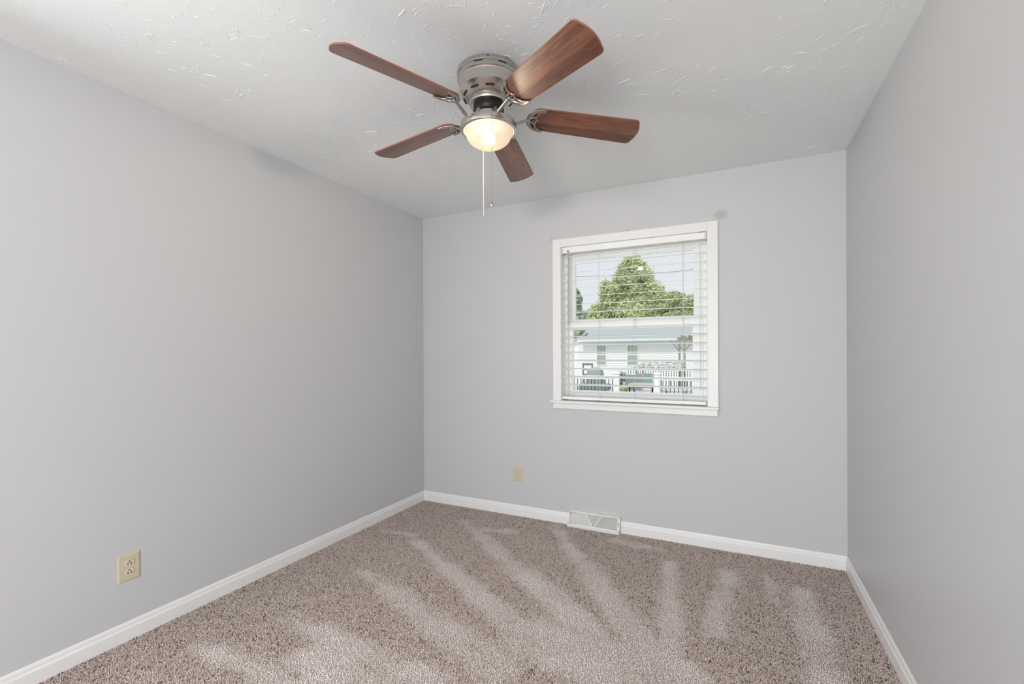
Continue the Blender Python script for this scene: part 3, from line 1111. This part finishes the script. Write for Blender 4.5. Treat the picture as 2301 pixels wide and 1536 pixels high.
# gabled wing at the left end of the house
wy0, xl = .45, X0 - HB.x
pk, slope, half = hz(.0405, 25.2) - GZ, .46, 2.3
m = MB()
siding(m, xl - half, xl + .1, wy0, 0, pk - half * slope, depth=3.0)
z_ = pk - half * slope
while z_ < pk - .02:                             # lapped courses up the gable
    w_ = (pk - z_) / slope
    m.box(xl + .1 - w_, xl + .1, wy0 - .015, wy0 + .09, z_, min(z_ + .115, pk))
    z_ += .115
m.build('wing_wall', M_siding, house)
m = MB()
m.prism([(xl + .1, pk), (xl + .1 - half - .3, pk - (half + .3) * slope), (xl + .1 - half - .3, pk - (half + .3) * slope + .12), (xl + .1, pk + .12)], lambda a, b_, t: (a, t, b_), wy0 - .25, wy0 + 3.2)
m.build('wing_roof', M_roof, house)

# deck
DZ = -.30
M_deck = mat('weathered_grey_deck', lin(190, 190, 186), .8)
tint_noise(M_deck, lin(174, 174, 170), lin(206, 206, 202), 3, stretch=(1, 12, 1))
deck = thing('deck', 'raised weathered grey wooden deck in the yard', 'deck', (0.5, 9.5, GZ))
m = MB()
for i in range(58):
    x = -4.4 + i * .145
    m.box(x - .5, x + .137 - .5, .1, 7.2, DZ - GZ - .03, DZ - GZ)
m.build('deck_boards', M_deck, deck)
m = MB()
m.box(-4.9, 3.6, .06, .10, .15, DZ - GZ)
m.box(-4.9, 3.6, 7.2, 7.24, .15, DZ - GZ)
for x in (-4.8, -2, .6, 3.4):
    for y in (.2, 3.6, 7.0):
        m.box(x, x + .12, y, y + .12, 0, DZ - GZ - .03)
m.build('deck_frame', M_deck, deck)

M_balus = mat('dark_green_black_baluster', lin(70, 84, 82), .5)


def rail_run(x0, x1, y, ztop, label, posts=()):
    t = thing('deck_railing', label, 'railing', (x0, y, DZ), 'white deck railings')
    L_ = x1 - x0
    hh = ztop - DZ
    MB().box(0, L_, -.05, .05, hh - .04, hh, .006).build('top_rail', M_whitewood, t)
    MB().box(0, L_, -.022, .022, hh - .10, hh - .045).build('sub_rail', M_whitewood, t)
    MB().box(0, L_, -.022, .022, .07, .11).build('bottom_rail', M_whitewood, t)
    n = max(1, int(L_ / .1))
    for i in range(n):
        x = (i + .5) * L_ / n
        MB().box(x - .010, x + .010, -.010, .010, .11, hh - .10).build('baluster', M_balus, t)
    return t


def post(x, y, ztop, label):
    t = thing('railing_post', label, 'post', (x, y, DZ), 'white railing posts')
    hh = ztop - DZ
    MB().box(-.072, .072, -.072, .072, 0, hh - .03).build('shaft', M_whitewood, t)
    c = MB()
    c.box(-.092, .092, -.092, .092, hh - .03, hh, .006)
    c.add([(-.085, -.085, hh), (.085, -.085, hh), (.085, .085, hh), (-.085, .085, hh), (0, 0, hh + .05)], [(0, 1, 4), (1, 2, 4), (2, 3, 4), (3, 0, 4), (3, 2, 1, 0)])
    c.build('post_cap', M_whitewood, t)
    return t


NY, FY = 9.8, 16.3
sx = lambda u, y: hx(u, y)
pz = hz(-.0505, NY)
pA, pB = sx(-.2345, NY), sx(-.1495, NY)
rail_run(sx(-.43, NY), pA - .074, NY, pz, 'near white deck railing with dark balusters in front of the covered grill')
rail_run(pB + .074, sx(-.03, NY), NY, pz, 'near white deck railing with dark balusters at right of the opening')
post(pA, NY, pz + .09, 'white capped railing post just right of the covered grill')
post(pB, NY, pz + .09, 'white capped railing post at right end of the patio table')
rail_run(sx(-.212, FY), sx(-.082, FY), FY, hz(-.0330, FY), 'far white deck railing with dark balusters near the white house')
post(sx(-.081, FY) + .08, FY, hz(-.0330, FY) + .1, 'white capped railing post at right end of the far railing')

# covered grill
M_cover = mat('grey_grill_cover', lin(150, 162, 162), .75)
noise_bump(M_cover, 7, .5, .03)
gyy = NY + .75
gx = sx(-.2825, gyy)
g = thing('covered_grill', 'barbecue grill under a grey fabric cover behind the near railing', 'grill', (gx, gyy, DZ))
zt = hz(-.0335, gyy) - DZ
m = MB()
secs = [(.30, .24, .12), (.33, .27, .40), (.46, .29, .46), (.46, .29, .62), (.27, .27, .64), (.22, .24, zt - .10), (.17, .18, zt - .01), (.10, .10, zt + .01)]
vs = []
for (a, b_, z) in secs:
    for k in range(20):
        t = 2 * PI * k / 20
        c, s = math.cos(t), math.sin(t)
        vs.append((a * math.copysign(abs(c) ** .45, c), b_ * math.copysign(abs(s) ** .45, s), z))
fs = []
for i in range(len(secs) - 1):
    for k in range(20):
        fs.append((i * 20 + k, i * 20 + (k + 1) % 20, (i + 1) * 20 + (k + 1) % 20, (i + 1) * 20 + k))
fs += [tuple(range(20))[::-1], tuple((len(secs) - 1) * 20 + k for k in range(20))]
m.add(vs, fs, True)
m.build('fabric_cover', M_cover, g)
for x in (-.24, .24):
    for y in (-.2, .2):
        MB().box(x - .02, x + .02, y - .02, y + .02, 0, .14).build('leg', M_motor, g)
m = MB()
M_strap = mat('pale_strap', lin(214, 222, 220), .6)
for sg in (-1, 1):
    MB().tube([(sg * .30, -.28, .44), (sg * .22, -.30, .20), (sg * .16, -.27, .12)], .012, 6).build('cover_strap', M_strap, g)

# brown chair behind the grill
M_brown = mat('brown_wood_chair', lin(146, 132, 128), .6)
cy_ = NY + 2.6
cx_ = sx(-.3035, cy_)
ch = thing('deck_chair', 'brown wooden deck chair with open ladder back left of the grill', 'chair', (cx_, cy_, DZ))
zt = hz(-.0235, cy_) - DZ
for x in (-.17, .17):
    MB().box(x - .022, x + .022, .18, .22, 0, zt).build('rear_leg', M_brown, ch)
    MB().box(x - .022, x + .022, -.22, -.18, 0, .44).build('front_leg', M_brown, ch)
MB().box(-.2, .2, -.24, .2, .42, .46, .005).build('seat', M_brown, ch)
m = MB()
for z in (zt - .05, zt - .22, zt - .42):
    m.box(-.15, .15, .19, .21, z - .03, z + .05)
m.build('backrest', M_brown, ch)

# patio table in the railing opening
M_table = mat('rose_brown_table', lin(196, 180, 178), .45)
ty = NY + .9
tx0, tx1 = sx(-.2055, ty), sx(-.152, ty)
tz = hz(-.0655, ty) - DZ
tb = thing('patio_table', 'rose brown patio table between the two near railing posts', 'table', ((tx0 + tx1) / 2, ty, DZ))
hwid = (tx1 - tx0) / 2
MB().box(-hwid, hwid, -.4, .4, tz - .05, tz, .01).build('tabletop', M_table, tb)
MB().box(-hwid + .06, hwid - .06, -.34, .34, tz - .11, tz - .05).build('apron', mat('dark_table_apron', lin(120, 112, 110), .6), tb)
for x in (-hwid + .05, hwid - .05):
    for y in (-.33, .33):
        MB().box(x - .02, x + .02, y - .02, y + .02, 0, tz - .05).build('leg', M_motor, tb)
MB().tube([(-hwid + .05, -.33, .22), (-.1, -.1, .3), (.1, .1, .3), (hwid - .05, .33, .22)], .015, 6).build('stretcher', M_motor, tb)


def sling_chair(x, y, rz, label, color):
    t = thing('patio_chair', label, 'chair', (x, y, DZ + .010), 'sling patio chairs')
    t.rotation_euler = (0, 0, rz)
    M_sl = mat('sling_fabric', color, .7)
    M_fr = mat('sling_frame', lin(222, 228, 227), .4)
    MB().prism([(-.25, .40), (.20, .36), (.20, .375), (-.25, .415)], lambda a, b_, q: (q, a, b_), -.24, .24).build('seat', M_sl, t)
    MB().prism([(.20, .37), (.34, .86), (.325, .865), (.185, .375)], lambda a, b_, q: (q, a, b_), -.24, .24).build('backrest', M_sl, t)
    for s in (-1, 1):
        MB().tube([(s * .26, -.28, .004), (s * .26, -.24, .42), (s * .26, -.22, .60), (s * .26, .22, .58), (s * .26, .34, .88)], .014, 6).build('arm_frame', M_fr, t)
        MB().tube([(s * .26, .30, .004), (s * .26, .10, .40), (s * .26, .0, .59)], .014, 6).build('leg', M_fr, t)
    return t


sling_chair(sx(-.200, 11.7), 11.7, math.radians(200), 'grey sling patio chair left of the rose brown table', lin(176, 190, 188))
sling_chair(sx(-.168, 12.9), 12.9, math.radians(170), 'green grey sling patio chair behind the rose brown table', lin(160, 188, 182))

# round pale glass table at right
gy2 = NY + .9
gt = thing('glass_table', 'pale round glass patio table behind the right railing', 'table', (sx(-.113, gy2), gy2, DZ))
zt = hz(-.0755, gy2) - DZ
MB().lathe([(0, zt), (.52, zt), (.535, zt - .008), (.52, zt - .018), (0, zt - .018)], 36).build('tabletop', mat('pale_glass_top', lin(206, 222, 220), .12), gt)
for k in range(4):
    a = PI / 4 + k * PI / 2
    MB().tube([(.42 * math.cos(a), .42 * math.sin(a), .004), (.34 * math.cos(a), .34 * math.sin(a), zt - .018)], .014, 6).build('leg', mat('table_leg_grey', lin(150, 160, 158), .4), gt)

# mottled cover behind the far railing
M_mott = mat('mottled_cover', lin(178, 184, 178), .85)
tint_noise(M_mott, lin(110, 122, 114), lin(222, 222, 216), 9, 5)
my = FY + 1.6
ma, mb_, mc, md = sx(-.197, my), sx(-.184, my), sx(-.106, my), sx(-.1, my)
mt_, mz = hz(-.0200, my) - GZ, hz(-.031, my) - GZ
fc = thing('canopy', 'long low mottled grey canopy behind the far deck railing', 'canopy', (ma, my, GZ))
m = MB()
vs = [(0, 0, mz), (md - ma, 0, mz), (md - ma, 1.8, mz), (0, 1.8, mz), (mb_ - ma, .7, mt_), (mc - ma, .7, mt_), (mc - ma, 1.1, mt_), (mb_ - ma, 1.1, mt_)]
vs += [(x, y, mz - .10) for x, y, z in vs[:4]]
m.add(vs, [(0, 1, 5, 4), (1, 2, 6, 5), (2, 3, 7, 6), (3, 0, 4, 7), (4, 5, 6, 7), (0, 8, 9, 1), (1, 9, 10, 2), (2, 10, 11, 3), (3, 11, 8, 0), (11, 10, 9, 8)])
m.build('canopy_top', M_mott, fc)
for (x, y) in ((.05, .05), (md - ma - .1, .05), (.05, 1.7), (md - ma - .1, 1.7)):
    MB().box(x, x + .06, y, y + .06, 0, mz - .05).build('leg', M_brown, fc)

# pergola at right
M_perg = mat('brown_grey_pergola', lin(160, 152, 146), .7)
py_ = 20.6
pg = thing('pergola', 'brown grey wooden pergola with angled braces at the right end of the house', 'pergola', (sx(-.105, py_), py_, GZ))
pt = hz(.030, py_) - GZ
px1, px2 = 0.0, sx(-.0955, py_) - sx(-.105, py_)
for i, x in enumerate((px1, px2, px2 + 2.6)):
    MB().box(x - .045, x + .045, -.045, .045, 0, pt - .1).build('post', M_perg, pg)
m = MB()
m.box(-.1, 4.0, -.03, .03, pt - .12, pt + .03)
for i in range(12):
    m.box(.1 + i * .33, .15 + i * .33, -.35, 1.9, pt + .02, pt + .12)
m.build('rafters', mat('mossy_rafters', lin(158, 156, 132), .8), pg)
for (x, s) in ((px1, -1), (px2, 1), (px2, -1)):
    m = MB()
    m.tube([(x + s * .03, -.05, pt - .62), (x + s * .42, -.05, pt - .12)], .04, 4)
    m.build('brace', M_perg, pg)


# foliage
def foliage(name, parent, blobs, n, size, c0, c1, seed, loc=(0, 0, 0)):
    """thousands of small bent leaf sprays over a set of ellipsoid masses; one crown mesh"""
    r = np.random.default_rng(seed)
    wts = np.array([b_[3] * b_[4] * b_[5] for b_ in blobs]) ** .67
    wts = wts / wts.sum()
    idx = r.choice(len(blobs), n, p=wts)
    B = np.array(blobs)[idx]
    d = r.normal(0, 1, (n, 3)); d /= np.linalg.norm(d, axis=1)[:, None]
    rr = 1 + r.normal(-.08, .2, n)
    c = B[:, :3] + d * B[:, 3:6] * rr[:, None]
    nrm = d + r.normal(0, .5, (n, 3)); nrm /= np.linalg.norm(nrm, axis=1)[:, None]
    a = r.normal(0, 1, (n, 3)); t = np.cross(nrm, a); t /= np.linalg.norm(t, axis=1)[:, None]
    b2 = np.cross(nrm, t)
    s = size * r.uniform(.6, 1.4, n)[:, None]
    V = np.stack([c - t * s, c - b2 * s * .55 + nrm * s * .15, c + t * s, c + b2 * s * .55 + nrm * s * .15], 1).astype(np.float32)
    me = bpy.data.meshes.new(name)
    me.vertices.add(n * 4); me.vertices.foreach_set('co', V.reshape(-1))
    F = np.array([(0, 1, 2), (0, 2, 3)])
    F = (F[None] + (np.arange(n) * 4)[:, None, None]).reshape(-1).astype(np.int32)
    me.loops.add(F.size); me.loops.foreach_set('vertex_index', F)
    me.polygons.add(F.size // 3); me.polygons.foreach_set('loop_start', np.arange(0, F.size, 3, dtype=np.int32))
    me.update(calc_edges=True)
    u = np.clip(r.normal(.5, .3, n), 0, 1)[:, None]
    col = np.array(c0[:3]) * (1 - u) + np.array(c1[:3]) * u
    col = np.repeat(np.c_[col, np.ones(n)][:, None, :], 4, 1).astype(np.float32)
    at = me.color_attributes.new('leaf', 'FLOAT_COLOR', 'POINT'); at.data.foreach_set('color', col.reshape(-1))
    mt = bpy.data.materials.get('leaves') or leaf_mat()
    me.materials.append(mt)
    o = bpy.data.objects.new(name, me); COL.objects.link(o)
    o.parent = parent
    o.location = loc
    return o


def leaf_mat():
    m = mat('leaves', lin(190, 200, 160), .6, spec=.3)
    nt, N, L, b = nodes(m)
    an = N.new('ShaderNodeAttribute'); an.attribute_name = 'leaf'
    L.new(an.outputs['Color'], b.inputs['Base Color'])
    tl = N.new('ShaderNodeBsdfTranslucent'); L.new(an.outputs['Color'], tl.inputs[0])
    mx = N.new('ShaderNodeMixShader'); mx.inputs[0].default_value = .35
    out = [x for x in N if x.type == 'OUTPUT_MATERIAL'][0]
    L.new(b.outputs[0], mx.inputs[1]); L.new(tl.outputs[0], mx.inputs[2]); L.new(mx.outputs[0], out.inputs[0])
    return m


M_bark = mat('grey_brown_bark', lin(132, 122, 110), .9)
G0, G1 = lin(178, 198, 156), lin(248, 247, 206)


def tree(label, y, spec, n, size, seed, c0=G0, c1=G1):
    """spec: list of (slope x, slope z, half-width slope, half-height slope) masses seen from the room"""
    cx = hx(np.mean([s[0] for s in spec]), y)
    t = thing('leafy_tree', label, 'tree', (cx, y, GZ), 'trees behind the white house')
    D = y - CAM.y
    bl = [(hx(s[0], y) - cx, random.Random(seed + i).uniform(-1.2, 1.2), hz(s[1], y) - GZ, s[2] * D, s[2] * D * .8, s[3] * D) for i, s in enumerate(spec)]
    rnd = random.Random(seed * 7)
    sub = []
    for (bx_, by_, bz_, ra, rb, rc) in bl:        # break each mass into leafy clumps
        sub.append((bx_, by_, bz_, ra * .72, rb * .72, rc * .72))
        for _ in range(9):
            th, ph = rnd.uniform(0, 2 * PI), rnd.uniform(-.9, 1.2)
            q = rnd.uniform(.22, .40)
            sub.append((bx_ + ra * .78 * math.cos(th) * math.cos(ph), by_ + rb * .78 * math.sin(th) * math.cos(ph), bz_ + rc * .85 * math.sin(ph), ra * q, rb * q, rc * q))
    foliage('crown', t, sub, n, size, c0, c1, seed)
    m = MB()
    zt = max(b_[2] for b_ in bl)
    m.tube([(0, 0, 0), (.05, 0, zt * .35), (-.1, 0, zt * .7), (0, .1, zt)], [.32, .26, .16, .05], 10)
    for i, b_ in enumerate(bl):
        m.tube([(0, 0, zt * .3 + i * .3), (b_[0] * .5, b_[1] * .5, (zt * .3 + b_[2]) / 2), (b_[0], b_[1], b_[2])], [.14, .09, .03], 7)
    m.build('trunk', M_bark, t)
    return t


tree('tall broad leafy tree rising behind the middle of the house roof', 38,
     [(-.198, .188, .026, .020), (-.222, .165, .026, .026), (-.178, .160, .026, .026), (-.200, .160, .034, .030), (-.235, .125, .036, .030), (-.165, .130, .036, .028), (-.2, .12, .05, .035),
      (-.255, .095, .034, .030), (-.150, .105, .036, .026), (-.205, .085, .065, .036), (-.272, .062, .036, .028), (-.240, .055, .055, .030), (-.170, .060, .065, .035), (-.205, .040, .090, .034)], 80000, .125, 4)
tree('wide pale green tree at right behind the house roof', 34,
     [(-.130, .100, .032, .022), (-.105, .098, .032, .026), (-.075, .090, .030, .030), (-.125, .060, .050, .034), (-.080, .055, .050, .034), (-.035, .085, .036, .030), (-.02, .055, .05, .034)], 46000, .115, 9, lin(176, 192, 148), lin(236, 234, 196))
tree('thin grey green tree at the left edge of the window view', 33,
     [(-.331, .128, .010, .020), (-.322, .105, .012, .022), (-.318, .080, .016, .022), (-.325, .055, .020, .020), (-.300, .045, .03, .012)], 6500, .10, 15, lin(160, 178, 160), lin(216, 224, 200))

sh = thing('shrub', 'yellow green leafy shrub right of the near white post', 'shrub', (sx(-.2215, NY + 1.0), NY + 1.0, DZ))
foliage('foliage', sh, [(0, 0, .30, .12, .15, .14), (.02, 0, .42, .09, .10, .08), (-.04, .05, .36, .09, .10, .10)], 1500, .035, lin(170, 190, 110), lin(230, 234, 170), 21)
MB().lathe([(0, 0), (.13, 0), (.16, .08), (.16, .09), (0, .09)], 20).build('planter', M_whitewood, sh)
sh2 = thing('potted_plant', 'grey green bushy plant behind the near white post', 'plant', (sx(-.226, NY + 3.8), NY + 3.8, DZ))
foliage('foliage', sh2, [(0, 0, .62, .22, .22, .22), (.12, 0, .55, .16, .16, .18)], 1200, .045, lin(150, 162, 150), lin(214, 220, 212), 23)
MB().lathe([(0, 0), (.16, 0), (.21, .38), (.19, .38), (0, .36)], 20).build('pot', mat('grey_pot', lin(178, 180, 176), .6), sh2)

# utility wire crossing the sky, its poles far out of the window view
wm = mat('black_wire', lin(96, 100, 102), .6)
wy = 33.5
m = MB()
m.tube([(hx(-.40, wy), wy - .15, hz(.1765, wy)), (hx(-.30, wy), wy - .15, hz(.1705, wy)), (hx(-.2, wy), wy - .15, hz(.1665, wy)), (hx(-.10, wy), wy - .15, hz(.1665, wy)), (hx(.03, wy), wy - .15, hz(.1765, wy))], .016, 6)
tag(m.build('utility_wire', wm), 'thin dark utility wire crossing the sky behind the blind', 'wire')
